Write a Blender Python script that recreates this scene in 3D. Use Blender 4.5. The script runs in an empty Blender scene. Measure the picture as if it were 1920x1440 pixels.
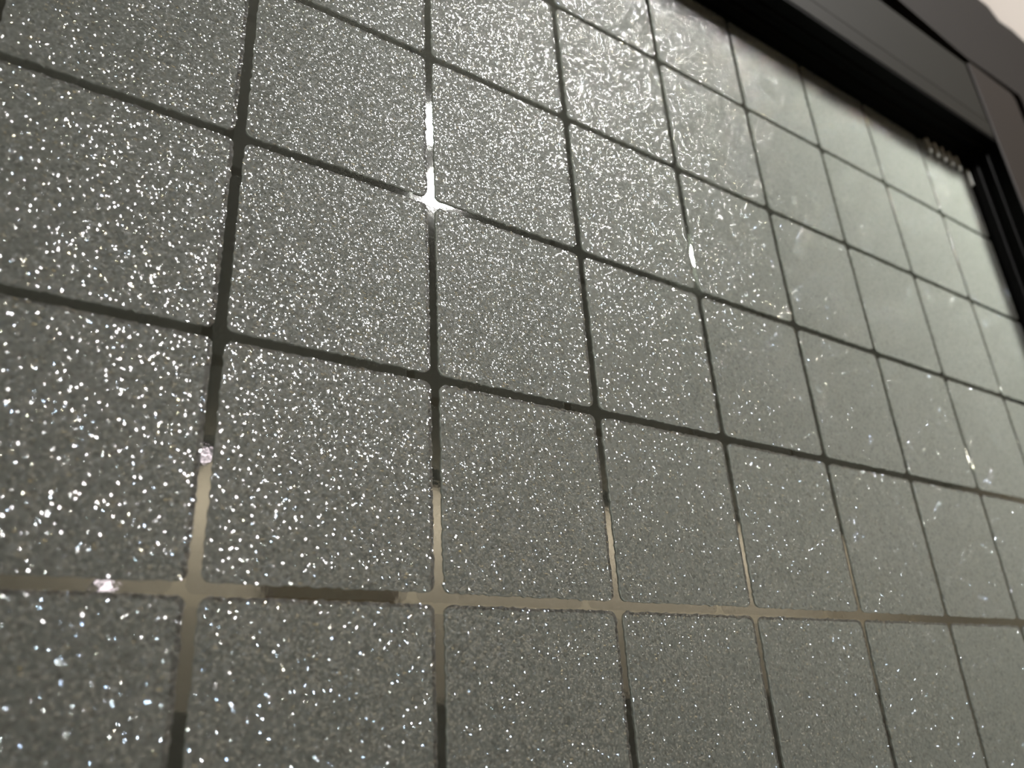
import bpy, bmesh, math, random
from mathutils import Matrix, Vector

sc = bpy.context.scene
COL = sc.collection
S = 0.025                      # one square of the glass pattern, metres
VSTEP = 1.02577                # height of a pattern row in squares
EYE_Z = 1.40
CU, CV, CN = 0.3289791642, 3.6074773557, -3.0175884395


def W(u, v, n=0.0):
    """pattern units (right, down, away from the viewer) -> world metres"""
    return Vector((u * S, n * S, EYE_Z + (CV - v) * S))


# ------------------------------------------------------------------ camera
R = [[0.8309553717, 0.0575493644, -0.5533545345],
     [0.1792258204, 0.9139182321, 0.3641861754],
     [0.5266794808, -0.4017978792, 0.7491109322]]


def pw(r):
    return Vector((r[0], r[2], -r[1]))


cx, cy, cz = pw(R[0]), -pw(R[1]), -pw(R[2])
cam_data = bpy.data.cameras.new('camera')
cam = bpy.data.objects.new('camera', cam_data)
COL.objects.link(cam)
M = Matrix((cx, cy, cz)).transposed().to_4x4()
M.translation = W(CU, CV, CN)
cam.matrix_world = M
cam_data.sensor_fit = 'HORIZONTAL'
cam_data.sensor_width = 36.0
cam_data.lens = 1478.969 / 1920 * 36.0
cam_data.clip_start = 0.005
cam_data.clip_end = 50
cam_data.dof.use_dof = True
cam_data.dof.focus_distance = 4.0 * S
cam_data.dof.aperture_fstop = 25.0
sc.camera = cam

# ------------------------------------------------------------------ world, exposure
world = bpy.data.worlds.new('world')
sc.world = world
world.use_nodes = True
world.node_tree.nodes['Background'].inputs[0].default_value = (0.9, 0.95, 1.0, 1)
world.node_tree.nodes['Background'].inputs[1].default_value = 0.02
sc.view_settings.view_transform = 'Standard'
sc.view_settings.look = 'None'
sc.view_settings.gamma = 1.0
sc.view_settings.use_curve_mapping = False
sc.view_settings.exposure = 0.0
sc.cycles.use_denoising = True
sc.cycles.caustics_reflective = True
sc.cycles.sample_clamp_indirect = 4.0
sc.cycles.max_bounces = 6

LAMP_D = 16.0
LAMP_STRENGTH = 620.0
SPOT_STRENGTH = 6.0
WASH_POWER = 20.0
CEIL_STRENGTH = 28.0
BACK_STRENGTH = 820.0


# ------------------------------------------------------------------ helpers
def mat(name):
    m = bpy.data.materials.new(name)
    m.use_nodes = True
    return m, m.node_tree.nodes, m.node_tree.links, m.node_tree.nodes['Principled BSDF']


def plain(name, col, rough=0.5, spec=0.5, noise=0.0, scale=40.0, bump=0.0, ior=1.5):
    m, N, L, b = mat(name)
    b.inputs['Base Color'].default_value = (*col, 1)
    b.inputs['Roughness'].default_value = rough
    b.inputs['Specular IOR Level'].default_value = spec
    b.inputs['IOR'].default_value = ior
    tc = N.new('ShaderNodeTexCoord')
    nz = N.new('ShaderNodeTexNoise')
    nz.inputs['Scale'].default_value = scale
    nz.inputs['Detail'].default_value = 5
    L.new(tc.outputs['Object'], nz.inputs['Vector'])
    mx = N.new('ShaderNodeMix')
    mx.data_type = 'RGBA'
    mx.inputs[6].default_value = (*[c * (1 - noise) for c in col], 1)
    mx.inputs[7].default_value = (*[min(1, c * (1 + noise)) for c in col], 1)
    L.new(nz.outputs['Fac'], mx.inputs[0])
    L.new(mx.outputs[2], b.inputs['Base Color'])
    if bump:
        bp = N.new('ShaderNodeBump')
        bp.inputs['Strength'].default_value = bump
        bp.inputs['Distance'].default_value = 0.001
        L.new(nz.outputs['Fac'], bp.inputs['Height'])
        L.new(bp.outputs[0], b.inputs['Normal'])
    return m


def emit(name, col, strength):
    m, N, L, b = mat(name)
    N.remove(b)
    e = N.new('ShaderNodeEmission')
    e.inputs[0].default_value = (*col, 1)
    e.inputs[1].default_value = strength
    L.new(e.outputs[0], N['Material Output'].inputs[0])
    return m


def obj(name, bm, m, parent=None, smooth=False, fix=True):
    if fix:
        bmesh.ops.recalc_face_normals(bm, faces=bm.faces)
    me = bpy.data.meshes.new(name)
    bm.to_mesh(me)
    bm.free()
    if smooth:
        for p in me.polygons:
            p.use_smooth = True
    me.materials.append(m)
    o = bpy.data.objects.new(name, me)
    COL.objects.link(o)
    if parent:
        o.parent = parent
        o.matrix_parent_inverse = parent.matrix_world.inverted()
    return o


def empty(name, loc):
    o = bpy.data.objects.new(name, None)
    COL.objects.link(o)
    o.location = loc
    o.empty_display_size = 0.02
    o.matrix_world = Matrix.Translation(loc)
    return o


def tag(o, label=None, cat=None, group=None, kind=None):
    if label: o['label'] = label
    if cat: o['category'] = cat
    if group: o['group'] = group
    if kind: o['kind'] = kind
    return o


def box(bm, lo, hi, bevel=0.0):
    vs = [bm.verts.new((x, y, z)) for x in (lo[0], hi[0]) for y in (lo[1], hi[1]) for z in (lo[2], hi[2])]
    fs = [(0, 1, 3, 2), (4, 6, 7, 5), (0, 4, 5, 1), (2, 3, 7, 6), (0, 2, 6, 4), (1, 5, 7, 3)]
    faces = [bm.faces.new([vs[i] for i in f]) for f in fs]
    if bevel:
        es = {e for f in faces for e in f.edges}
        bmesh.ops.bevel(bm, geom=list(es), offset=bevel, segments=2, affect='EDGES')


def prism(bm, rings, closed_ends=True):
    """rings: list of equally long closed outlines joined in order"""
    rv = [[bm.verts.new(p) for p in r] for r in rings]
    n = len(rings[0])
    for a, b in zip(rv[:-1], rv[1:]):
        for i in range(n):
            bm.faces.new((a[i], a[(i + 1) % n], b[(i + 1) % n], b[i]))
    if closed_ends:
        bm.faces.new(rv[0])
        bm.faces.new(rv[-1][::-1])


# opening of the sash, in pattern units
OL, OR, OT, OB = -6.93, 9.07, -2.135, 10.35


def sweep_frame(bm, prof):
    """prof: closed list of (outward offset from the opening, n); mitred around the opening"""
    rings = []
    for sx, sy in ((-1, -1), (1, -1), (1, 1), (-1, 1)):
        ring = []
        for o, n in prof:
            u = (OR + o) if sx > 0 else (OL - o)
            v = (OT - o) if sy < 0 else (OB + o)
            ring.append(W(u, v, n))
        rings.append(ring)
    rv = [[bm.verts.new(p) for p in r] for r in rings]
    n = len(prof)
    for k in range(4):
        a, b = rv[k], rv[(k + 1) % 4]
        for i in range(n):
            bm.faces.new((a[i], a[(i + 1) % n], b[(i + 1) % n], b[i]))


# ------------------------------------------------------------------ materials
M_FRAME = plain('taupe_painted_frame', (0.031, 0.029, 0.023), 0.55, 0.3, 0.04, 60, 0.02)
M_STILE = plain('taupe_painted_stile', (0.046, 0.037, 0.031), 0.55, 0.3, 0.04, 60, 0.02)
M_CASING = plain('grey_taupe_casing', (0.034, 0.029, 0.026), 0.6, 0.3, 0.06, 50, 0.02)
M_GAP = plain('dark_gap', (0.004, 0.0035, 0.003), 0.9, 0.1)
M_RUBBER = plain('black_rubber', (0.0025, 0.0027, 0.0026), 0.6, 0.1, 0.1, 400, 0.05)
M_NIB = plain('grey_nib', (0.85, 0.85, 0.8), 0.6)
M_WHITE = plain('white_plaster', (0.60, 0.55, 0.50), 0.85, 0.2, 0.03, 30, 0.1)
M_TAUPE = plain('taupe_wall_paint', (0.62, 0.56, 0.47), 0.9, 0.1, 0.05, 3, 0.0)
M_CEIL = plain('grey_ceiling', (0.24, 0.235, 0.21), 0.8, 0.2, 0.15, 3)
M_FLOOR = plain('floor_boards', (0.12, 0.09, 0.065), 0.5, 0.4, 0.3, 6)
M_WOOD = plain('dark_brown_wood', (0.11, 0.075, 0.055), 0.6, 0.3, 0.3, 8)
M_METAL = plain('dark_lamp_metal', (0.05, 0.05, 0.05), 0.4, 0.5)
M_BULB = emit('glowing_opal_glass', (1.0, 0.975, 0.955), LAMP_STRENGTH)
M_SPOT = emit('glowing_pinkish_spot', (1.0, 0.86, 0.95), SPOT_STRENGTH)


def glass_mat():
    """thin coated clear glass: strong mirror image over a dim view through"""
    m, N, L, b = mat('coated_clear_glass')
    N.remove(b)
    fr = N.new('ShaderNodeFresnel')
    geo = N.new('ShaderNodeNewGeometry')
    mr = N.new('ShaderNodeMapRange')
    mr.inputs['To Min'].default_value = GLASS_IOR
    mr.inputs['To Max'].default_value = 1 / GLASS_IOR
    L.new(geo.outputs['Backfacing'], mr.inputs['Value'])
    L.new(mr.outputs[0], fr.inputs['IOR'])
    tr = N.new('ShaderNodeBsdfTransparent')
    tr.inputs[0].default_value = (0.83, 0.85, 0.82, 1)
    gl = N.new('ShaderNodeBsdfGlossy')
    gl.inputs['Roughness'].default_value = 0.03
    gl.inputs['Color'].default_value = (0.95, 0.96, 0.92, 1)
    tc = N.new('ShaderNodeTexCoord')
    nz = N.new('ShaderNodeTexNoise')
    nz.inputs['Scale'].default_value = 700
    L.new(tc.outputs['Object'], nz.inputs['Vector'])
    bp = N.new('ShaderNodeBump')
    bp.inputs['Strength'].default_value = 0.03
    bp.inputs['Distance'].default_value = 0.0002
    L.new(nz.outputs['Fac'], bp.inputs['Height'])
    L.new(bp.outputs[0], gl.inputs['Normal'])
    mx = N.new('ShaderNodeMixShader')
    L.new(fr.outputs[0], mx.inputs[0])
    L.new(tr.outputs[0], mx.inputs[1])
    L.new(gl.outputs[0], mx.inputs[2])
    L.new(mx.outputs[0], N['Material Output'].inputs[0])
    return m


def frost_mat():
    m, N, L, b = mat('frosted_sparkling_glass')
    tc = N.new('ShaderNodeTexCoord')
    sep = N.new('ShaderNodeSeparateXYZ')
    L.new(tc.outputs['Object'], sep.inputs[0])
    xz = N.new('ShaderNodeCombineXYZ')
    L.new(sep.outputs['X'], xz.inputs['X'])
    L.new(sep.outputs['Z'], xz.inputs['Y'])

    def vm(op, a=None, c=None):
        n = N.new('ShaderNodeVectorMath')
        n.operation = op
        for i, s in enumerate((a, c)):
            if s is None: continue
            if isinstance(s, tuple): n.inputs[i].default_value = s
            elif isinstance(s, float): n.inputs[3].default_value = s
            else: L.new(s, n.inputs[i])
        return n.outputs[0]

    def facets(scale, amp, dome):
        """random facet normals, one per grain, each grain slightly domed"""
        vo = N.new('ShaderNodeTexVoronoi')
        vo.voronoi_dimensions = '2D'
        vo.inputs['Scale'].default_value = scale
        L.new(xz.outputs[0], vo.inputs['Vector'])
        wn = N.new('ShaderNodeTexWhiteNoise')
        wn.noise_dimensions = '3D'
        L.new(vo.outputs['Color'], wn.inputs['Vector'])
        t = vm('SUBTRACT', vm('ADD', vo.outputs['Color'], wn.outputs['Color']), (1.0, 1.0, 1.0))
        t = vm('SCALE', t, float(amp))
        off = vm('SCALE', vm('SUBTRACT', xz.outputs[0], vo.outputs['Position']), float(dome * scale))
        t = vm('ADD', t, off)
        sp = N.new('ShaderNodeSeparateXYZ')
        L.new(t, sp.inputs[0])
        cb = N.new('ShaderNodeCombineXYZ')
        L.new(sp.outputs['X'], cb.inputs['X'])
        cb.inputs['Y'].default_value = -1.0
        L.new(sp.outputs['Y'], cb.inputs['Z'])
        return vm('NORMALIZE', cb.outputs[0]), wn

    nf, wf = facets(FINE / S, FINE_AMP, 0.1)
    ncs, wc = facets(COARSE / S, COARSE_AMP, COARSE_DOME)
    b.inputs['Base Color'].default_value = (*FROST_COL, 1)
    b.inputs['Roughness'].default_value = FROST_ROUGH
    b.inputs['IOR'].default_value = FROST_IOR
    L.new(nf, b.inputs['Normal'])
    # crisp glints from the larger grains
    g = N.new('ShaderNodeBsdfGlossy')
    g.distribution = 'BECKMANN'
    g.inputs['Roughness'].default_value = GLINT_ROUGH
    L.new(ncs, g.inputs['Normal'])
    hue = N.new('ShaderNodeMix')
    hue.data_type = 'RGBA'
    sepc = N.new('ShaderNodeSeparateXYZ')
    L.new(wc.outputs['Color'], sepc.inputs[0])
    L.new(sepc.outputs['Y'], hue.inputs[0])
    hue.inputs[6].default_value = (1.0, 0.86, 0.45, 1)
    hue.inputs[7].default_value = (0.50, 0.70, 1.0, 1)
    L.new(hue.outputs[2], g.inputs['Color'])
    gt = N.new('ShaderNodeMath')        # most grains are dull, a few are bright
    gt.operation = 'POWER'
    gt.inputs[1].default_value = GLINT_POWER
    L.new(sepc.outputs['Z'], gt.inputs[0])
    fac = N.new('ShaderNodeMath')
    fac.operation = 'MULTIPLY'
    fac.inputs[1].default_value = GLINT_FAC
    L.new(gt.outputs[0], fac.inputs[0])
    # crisp glints from the fine grains
    g2 = N.new('ShaderNodeBsdfGlossy')
    g2.distribution = 'BECKMANN'
    g2.inputs['Roughness'].default_value = 0.12
    L.new(nf, g2.inputs['Normal'])
    ms0 = N.new('ShaderNodeMixShader')
    ms0.inputs[0].default_value = FINE_FAC
    tl = N.new('ShaderNodeBsdfTranslucent')
    tl.inputs[0].default_value = (*FROST_TRANS, 1)
    msT = N.new('ShaderNodeMixShader')
    msT.inputs[0].default_value = 0.5
    L.new(b.outputs[0], msT.inputs[1])
    L.new(tl.outputs[0], msT.inputs[2])
    L.new(msT.outputs[0], ms0.inputs[1])
    L.new(g2.outputs[0], ms0.inputs[2])
    ms = N.new('ShaderNodeMixShader')
    L.new(fac.outputs[0], ms.inputs[0])
    L.new(ms0.outputs[0], ms.inputs[1])
    L.new(g.outputs[0], ms.inputs[2])
    L.new(ms.outputs[0], N['Material Output'].inputs[0])
    return m


FINE, FINE_AMP, FINE_FAC = 120.0, 0.36, 0.09
COARSE, COARSE_AMP, COARSE_DOME = 72.0, 0.98, 0.36
GLASS_IOR = 3.0
FROST_TRANS = (0.76, 0.76, 0.725)
FROST_COL, FROST_ROUGH, FROST_IOR = (0.085, 0.08, 0.076), 0.42, 1.6
GLINT_ROUGH, GLINT_POWER, GLINT_FAC = 0.065, 2.5, 0.28
M_GLASS = glass_mat()
M_FROST = frost_mat()

# ------------------------------------------------------------------ the window
win = tag(empty('window_1', W(1.07, OB, 0.2)), 'taupe framed window with a frosted glass pane of sparkling squares divided by clear lines',
          'window', kind='structure')

bm = bmesh.new()
box(bm, W(OL - 0.4, OB + 0.4, 0.0), W(OR + 0.4, OT - 0.4, 0.12))
obj('glass_pane', bm, M_GLASS, win)

# frosted squares, each with rounded corners and a slightly rough printed edge
rnd = random.Random(5)
bm = bmesh.new()
GAP, RC, TH = 0.050, 0.035, 0.010
for r in range(-2, 10):
    for c in range(-7, 9):
        near = -1 <= c <= 8 and r <= 4
        u0, u1 = c + GAP / 2, c + 1 - GAP / 2
        v0, v1 = r * VSTEP + GAP / 2, (r + 1) * VSTEP - GAP / 2
        pts = []
        ns = 48 if near else 2
        for (ax, ay), (bx_, by_), a0 in (((u1 - RC, v0 + RC), (u1 - RC, v1 - RC), -90), ((u1 - RC, v1 - RC), (u0 + RC, v1 - RC), 0),
                                         ((u0 + RC, v1 - RC), (u0 + RC, v0 + RC), 90), ((u0 + RC, v0 + RC), (u1 - RC, v0 + RC), 180)):
            for k in range(4):
                a = math.radians(a0 + 90 * k / 4)
                pts.append((ax + RC * math.cos(a), ay + RC * math.sin(a)))
            nx, ny = math.cos(math.radians(a0 + 90)), math.sin(math.radians(a0 + 90))
            for k in range(ns):
                t = k / ns
                j = rnd.gauss(0, 0.0022) if near else 0
                pts.append((ax + nx * 0 + (bx_ - ax) * t + RC * nx + nx * j, ay + (by_ - ay) * t + RC * ny + ny * j))
        top = [bm.verts.new(W(u, v, -TH)) for u, v in pts]
        bot = [bm.verts.new(W(u, v, -0.0005)) for u, v in pts]
        f = bm.faces.new(top)
        n = len(pts)
        for i in range(n):
            bm.faces.new((top[i], top[(i + 1) % n], bot[(i + 1) % n], bot[i]))
frost = obj('frosted_squares', bm, M_FROST, win)
frost['label'] = 'sparkling frosted squares'

bm = bmesh.new()
sweep_frame(bm, [(0.0, 0.0), (-0.075, 0.0), (-0.085, -0.05), (-0.06, -0.12), (-0.025, -0.15), (-0.02, -0.185), (-0.03, -0.22),
                 (-0.03, -0.24), (0.0, -0.26), (0.0, -0.372), (0.03, -0.372), (0.03, 0.0)])
gas = obj('rubber_gasket', bm, M_RUBBER, win)
gas['label'] = 'black gasket'
for i, u in enumerate((8.16, 8.31, 8.46, 8.61, 8.76)):
    bm = bmesh.new()
    box(bm, W(u - 0.026, -1.86, -0.05), W(u + 0.022, -2.10, -0.011), 0.0002)
    nb = obj('gasket_nib', bm, M_NIB, gas)
bm = bmesh.new()
box(bm, W(8.93, -1.72, -0.05), W(8.965, -1.95, -0.012), 0.0002)
obj('gasket_nib', bm, M_NIB, gas)

FN = -0.375                     # plane of the sash front
BACK = 0.75


def rail(name, us, vin, vout, m):
    """horizontal rail; vin is the side of the opening"""
    s = 1 if vout > vin else -1
    prof = [(vin, BACK), (vin, 0.14), (vin + s * 0.02, 0.13), (vin + s * 0.035, FN + 0.02), (vin + s * 0.05, FN), (vin + s * 0.25, FN - 0.012),
            (vin + s * 0.265, FN + 0.022), (vin + s * 0.285, FN - 0.002), (vout - s * 0.04, FN + 0.004), (vout, FN + 0.04), (vout, BACK)]
    b = bmesh.new()
    prism(b, [[W(u, v, n) for v, n in prof] for u in us])
    return obj(name, b, m, win)


rail('top_rail', (OL + 0.04, OR - 0.045), OT, -3.34, M_FRAME)
rail('bottom_rail', (OL + 0.04, OR - 0.045), OB, OB + 1.25, M_FRAME)


def stile(name, uin, uout, m):
    s = 1 if uout > uin else -1
    prof = [(uin, BACK), (uin, 0.14), (uin + s * 0.035, 0.13), (uin + s * 0.035, FN + 0.015), (uin + s * 0.05, FN), (uout - s * 0.08, FN),
            (uout - s * 0.02, FN + 0.03), (uout, FN + 0.10), (uout, BACK)]
    b = bmesh.new()
    vt, vb = -3.40, OB + 1.25
    rings = []
    for v, shrink in ((vt, 0.09), (vt + 0.03, 0.03), (vt + 0.09, 0.0), (vb, 0.0)):
        rings.append([W(u - (s * shrink if abs(u - uout) < 0.1 else 0), v, n) for u, n in prof])
    prism(b, rings)
    return obj(name, b, m, win)


stile('side_stile', OR + 0.03, 10.31, M_STILE)
stile('side_stile', OL - 0.0, OL - 1.24, M_STILE)
# shadow gap strip between rails and stiles / behind the grooves
bm = bmesh.new()
sweep_frame(bm, [(1.0, 0.0), (1.6, 0.0), (1.6, 0.3), (1.0, 0.3)])
obj('sash_rebate', bm, M_GAP, win)

# casing around the sash: its lower edge leaves a groove that narrows to the right
bm = bmesh.new()
prof_u = [(-10.2, -3.60), (4.0, -3.60), (7.70, -3.545), (9.07, -3.40), (10.35, -3.455), (10.41, -3.40), (10.43, -3.2), (10.43, OB + 1.5),
          (-8.35, OB + 1.5), (-8.35, -3.60)]
edge = [(-10.2, -5.05), (4.0, -5.1), (8.0, -5.13), (10.36, -5.15), (10.60, -5.16), (10.70, -5.06), (10.78, -5.0), (11.0, -5.04),
        (11.2, -5.055), (11.55, -5.0), (12.2, -5.02), (12.2, OB + 3.2), (-10.2, OB + 3.2)]
# build as strips of quads between inner and outer outlines
def strip(b, inner, outer, n0, n1):
    m_ = len(inner)
    a = [b.verts.new(W(u, v, n0)) for u, v in inner]
    c = [b.verts.new(W(u, v, n0)) for u, v in outer]
    a2 = [b.verts.new(W(u, v, n1)) for u, v in inner]
    c2 = [b.verts.new(W(u, v, n1)) for u, v in outer]
    for i in range(m_ - 1):
        b.faces.new((a[i], a[i + 1], c[i + 1], c[i]))
        b.faces.new((a2[i], a2[i + 1], c2[i + 1], c2[i]))
        b.faces.new((a[i], a[i + 1], a2[i + 1], a2[i]))
        b.faces.new((c[i], c[i + 1], c2[i + 1], c2[i]))
    b.faces.new((a[0], c[0], c2[0], a2[0]))
    b.faces.new((a[-1], c[-1], c2[-1], a2[-1]))


inner = [(-8.2, -3.60), (4.0, -3.60), (7.70, -3.545), (9.07, -3.395), (9.6, -3.43), (10.33, -3.455), (10.385, -3.43), (10.40, -3.36), (10.40, -3.2),
         (10.40, OB + 1.35)]
outer = [(-8.2, -5.05), (4.0, -5.1), (7.9, -5.13), (10.36, -5.15), (10.60, -5.16), (10.72, -5.06), (10.80, -5.0), (11.2, -5.055), (11.7, -5.0),
         (11.7, OB + 1.35)]
strip(bm, inner, outer, FN - 0.02, 0.9)
obj('trim_1', bm, M_CASING)
tag(bpy.data.objects['trim_1'], 'grey taupe casing round the top and right of the window', 'trim', kind='structure')
bm = bmesh.new()
inner2 = [(-8.2, -3.60), (-8.3, -3.5), (-8.3, OB + 1.35), (10.40, OB + 1.35), (11.7, OB + 1.35)]
outer2 = [(-8.2, -5.05), (-9.7, -5.05), (-9.7, OB + 2.8), (10.40, OB + 2.8), (11.7, OB + 2.8)]
strip(bm, inner2, outer2, FN - 0.02, 0.9)
tag(obj('trim_2', bm, M_CASING), kind='structure')

# ------------------------------------------------------------------ the room
def sbox(name, lo, hi, m, **k):
    b = bmesh.new()
    box(b, lo, hi)
    return tag(obj(name, b, m), kind='structure', **k)


XL, XR, YF, ZC = -2.2, 4.2, -2.75, 2.42
YW = -0.008
b = bmesh.new()
x0, x1 = -9.6 * S, 11.6 * S
z1, z0 = EYE_Z + (CV + 5.0) * S, EYE_Z + (CV - OB - 2.7) * S
box(b, (XL, YW, 0), (x0, 0.022, ZC))
box(b, (x1, YW, 0), (XR, 0.022, ZC))
box(b, (x0, YW, z1), (x1, 0.022, ZC))
box(b, (x0, YW, 0), (x1, 0.022, z0))
tag(obj('wall_back', b, M_WHITE), 'white plaster wall around the window', kind='structure')
sbox('floor', (XL, YF, -0.05), (XR, 0.12, 0), M_FLOOR)
sbox('ceiling', (XL, YF, ZC), (XR, 1.55, ZC + 0.05), M_CEIL)
sbox('wall_left', (XL - 0.05, YF, 0), (XL, 0.12, ZC), M_TAUPE)
sbox('wall_right', (XR, YF, 0), (XR + 0.05, 0.12, ZC), M_TAUPE)
sbox('wall_front', (XL, YF - 0.05, 0), (XR, YF, ZC), M_TAUPE)
# dark room beyond the glass
b = bmesh.new()
box(b, (XL, 1.5, 0), (XR, 1.55, ZC))
tag(obj('wall_outside', b, M_CEIL), kind='structure')

# ------------------------------------------------------------------ lamps, placed where the glass mirrors them
FOC = 1478.969


def mirrored(px, py, D):
    d = Vector(((px - 960) / FOC, (py - 720) / FOC, 1.0))
    dw = [sum(R[i][j] * d[i] for i in range(3)) for j in range(3)]
    t = (D - CN) / dw[2]
    return W(CU + t * dw[0], CV + t * dw[1], -D)


def ellipsoid(bm, c, rx, ry, rz, seg=24):
    bmesh.ops.create_uvsphere(bm, u_segments=seg, v_segments=seg // 2, radius=1.0,
                              matrix=Matrix.Translation(c) @ Matrix.Diagonal((rx, ry, rz, 1)))


pa, pb = mirrored(806, 236, LAMP_D), mirrored(834, 354, LAMP_D)
lamp = tag(empty('ceiling_lamp', Vector((pa.x, pa.y, ZC))), 'dark metal ceiling lamp with two glowing opal glass bulbs, hanging before the window',
           'lamp')
for p_, rx, rz in ((pa, 0.0125, 0.0122), (pb, 0.0190, 0.0118)):
    bm = bmesh.new()
    ellipsoid(bm, p_, rx, rx, rz)
    obj('bulb', bm, M_BULB, lamp, True)
def rod(bm, a_, b_, r_):
    d_ = b_ - a_
    bmesh.ops.create_cone(bm, cap_ends=True, segments=16, radius1=r_, radius2=r_, depth=d_.length,
                          matrix=Matrix.Translation((a_ + b_) / 2) @ d_.to_track_quat('Z', 'Y').to_matrix().to_4x4())


bm = bmesh.new()
rod(bm, Vector((pa.x, pa.y - 0.03, pb.z - 0.008)), Vector((pa.x, pa.y - 0.03, ZC - 0.015)), 0.004)
obj('stem', bm, M_METAL, lamp)
bm = bmesh.new()
bmesh.ops.create_cone(bm, cap_ends=True, segments=32, radius1=0.06, radius2=0.045, depth=0.02,
                      matrix=Matrix.Translation((pa.x, pa.y - 0.03, ZC - 0.01)))
obj('ceiling_rose', bm, M_METAL, lamp)
for p_ in (pa, pb):
    bm = bmesh.new()
    rod(bm, Vector((pa.x, pa.y - 0.03, p_.z)), p_ + Vector((0, -0.008, 0)), 0.005)
    obj('arm', bm, M_METAL, lamp)

for i, (px, py, D, r, lab) in enumerate((
        (385, 852, 60, 0.010, 'small pinkish spotlight mirrored low at the left of the glass'),
        (198, 1101, 60, 0.012, 'small pinkish spotlight mirrored lowest, near the bottom left of the glass'),
        )):
    p_ = mirrored(px, py, D)
    s_ = empty('spotlight', p_)
    tag(s_, lab, 'lamp', 'small spotlights in the room')
    bm = bmesh.new()
    ellipsoid(bm, p_, r, r, r, 16)
    obj('bulb', bm, M_SPOT, s_, True)
    bm = bmesh.new()
    bmesh.ops.create_cone(bm, cap_ends=True, segments=20, radius1=r * 1.3, radius2=r * 1.3, depth=0.05,
                          matrix=Matrix.Translation(p_ + Vector((0, -0.035, 0))) @ Matrix.Rotation(math.pi / 2, 4, 'X'))
    obj('housing', bm, M_METAL, s_)
    bm = bmesh.new()
    rod(bm, p_ + Vector((0, -0.04, 0)), Vector((p_.x, p_.y - 0.04, ZC)), 0.004)
    obj('stem', bm, M_METAL, s_)

# the bulb behind the pane that lights the frosting from the back
pbk = W(10.9, -4.4, 5.0)
bl = tag(empty('pendant_bulb', pbk + Vector((0, 0, 0.9))), 'glowing round bulb on a dark cord behind the upper right of the glass', 'lamp')
bm = bmesh.new()
ellipsoid(bm, pbk, 0.0125, 0.0125, 0.0125)
obj('bulb', bm, emit('glowing_bulb_glass', (0.98, 1.0, 0.94), BACK_STRENGTH), bl, True)
bm = bmesh.new()
bmesh.ops.create_cone(bm, cap_ends=True, segments=20, radius1=0.009, radius2=0.006, depth=0.02,
                      matrix=Matrix.Translation(pbk + Vector((0, 0, 0.022))))
obj('socket', bm, M_METAL, bl)
bm = bmesh.new()
bmesh.ops.create_cone(bm, cap_ends=True, segments=12, radius1=0.002, radius2=0.002, depth=ZC - pbk.z - 0.03,
                      matrix=Matrix.Translation(Vector((pbk.x, pbk.y, (ZC + pbk.z + 0.03) / 2))))
obj('cord', bm, M_METAL, bl)

# a ceiling light deeper in the room lights the opposite wall
pc = mirrored(1862, 828, 57)
cl = tag(empty('ceiling_light', Vector((pc.x, pc.y, ZC))), 'round flat ceiling light far to the right in the room', 'lamp')
bm = bmesh.new()
ellipsoid(bm, Vector((pc.x, pc.y, ZC - 0.035)), 0.15, 0.15, 0.03, 32)
obj('diffuser', bm, emit('glowing_diffuser', (1.0, 0.93, 0.82), CEIL_STRENGTH), cl, True)
bm = bmesh.new()
bmesh.ops.create_cone(bm, cap_ends=True, segments=40, radius1=0.165, radius2=0.165, depth=0.03,
                      matrix=Matrix.Translation((pc.x, pc.y, ZC - 0.016)))
obj('rim', bm, M_METAL, cl)

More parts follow.
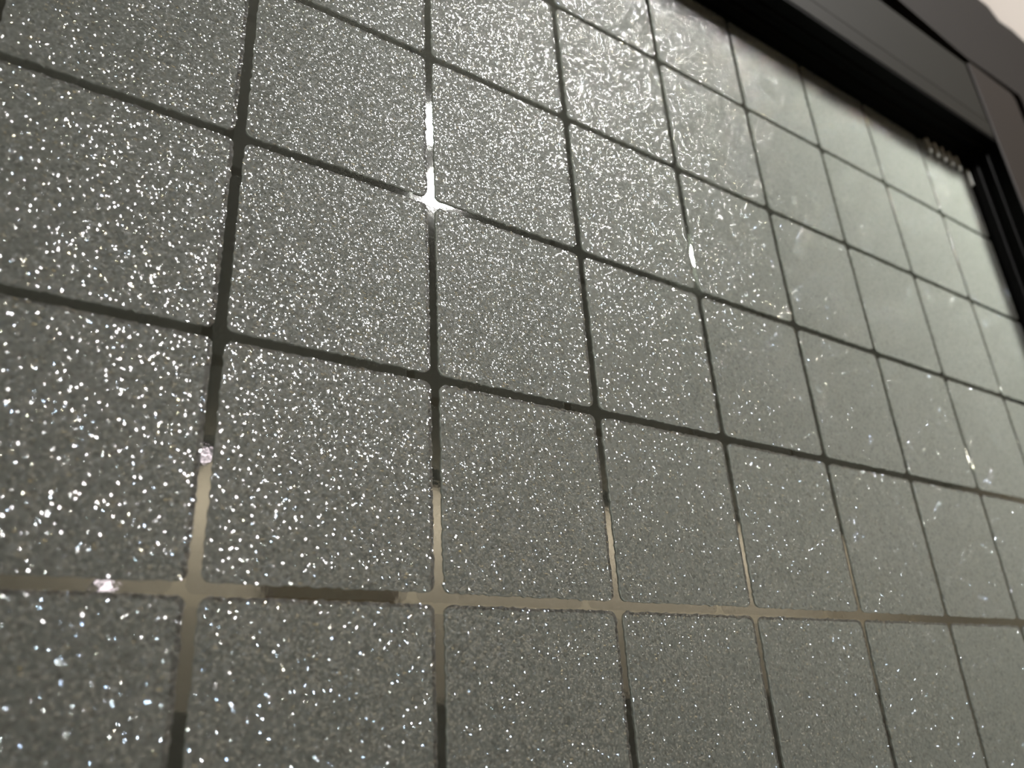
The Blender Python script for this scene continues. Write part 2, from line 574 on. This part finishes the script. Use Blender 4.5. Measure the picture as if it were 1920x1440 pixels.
# dark brown cabinet along the opposite wall, mirrored at the bottom of the clear lines
cab = tag(empty('cabinet', Vector((1.2, YF + 0.25, 0))), 'long dark brown wooden cabinet against the wall opposite the window', 'cabinet')
ztop = EYE_Z + 0.10
bm = bmesh.new()
box(bm, (-1.0, YF + 0.001, 0.001), (4.0, YF + 0.25, ztop), 0.002)
obj('body', bm, M_WOOD, cab)
for k in range(8):
    bm = bmesh.new()
    xa = -0.99 + k * 0.623
    box(bm, (xa + 0.005, YF + 0.252, 0.06), (xa + 0.61, YF + 0.270, ztop - 0.03), 0.002)
    d_ = obj('door', bm, M_WOOD, cab)
    bm = bmesh.new()
    ellipsoid(bm, Vector((xa + 0.56, YF + 0.285, 0.9)), 0.012, 0.012, 0.012, 12)
    obj('knob', bm, M_METAL, d_)

# added strip lamp along the top of the opposite wall, brightening its mirror image
ww = tag(empty('added_wash_lamp', Vector((1.6, YF + 0.30, ZC))), 'added dark strip lamp under the ceiling to brighten the opposite wall', 'lamp')
bm = bmesh.new()
box(bm, (0.1, YF + 0.27, ZC - 0.16), (4.12, YF + 0.33, ZC - 0.10), 0.004)
obj('housing', bm, M_METAL, ww)
for x in (0.4, 1.9, 3.4):
    bm = bmesh.new()
    box(bm, (x - 0.01, YF + 0.29, ZC - 0.10), (x + 0.01, YF + 0.31, ZC))
    obj('bracket', bm, M_METAL, ww)
ld = bpy.data.lights.new('added_wash_light', 'AREA')  # added light, lifts the taupe wall mirrored in the clear lines
ld.shape = 'RECTANGLE'
ld.size, ld.size_y = 3.9, 0.05
ld.energy = WASH_POWER
ld.color = (1.0, 0.93, 0.82)
lo = bpy.data.objects.new('added_wash_light', ld)
COL.objects.link(lo)
lo.location = (2.15, YF + 0.26, ZC - 0.15)
lo.rotation_euler = (math.radians(-50), 0, 0)

# small brown picture on the opposite wall, mirrored in the lowest clear line
DP = (-(YF + 0.02)) / S
q0, q1 = mirrored(497, 1075, DP), mirrored(745, 1160, DP)
pic = tag(empty('wall_picture', Vector(((q0.x + q1.x) / 2, YF, (q0.z + q1.z) / 2))), 'dark brown wooden picture hanging on the opposite wall', 'picture')
M_PIC = plain('olive_brown_picture', (0.12, 0.09, 0.05), 0.7, 0.2, 0.4, 30)
bm = bmesh.new()
box(bm, (q0.x, YF + 0.001, q1.z), (q1.x, YF + 0.02, q0.z), 0.003)
obj('frame', bm, M_WOOD, pic)
bm = bmesh.new()
box(bm, (q0.x + 0.03, YF + 0.0205, q1.z + 0.03), (q1.x - 0.03, YF + 0.0225, q0.z - 0.03))
obj('canvas', bm, M_PIC, pic)
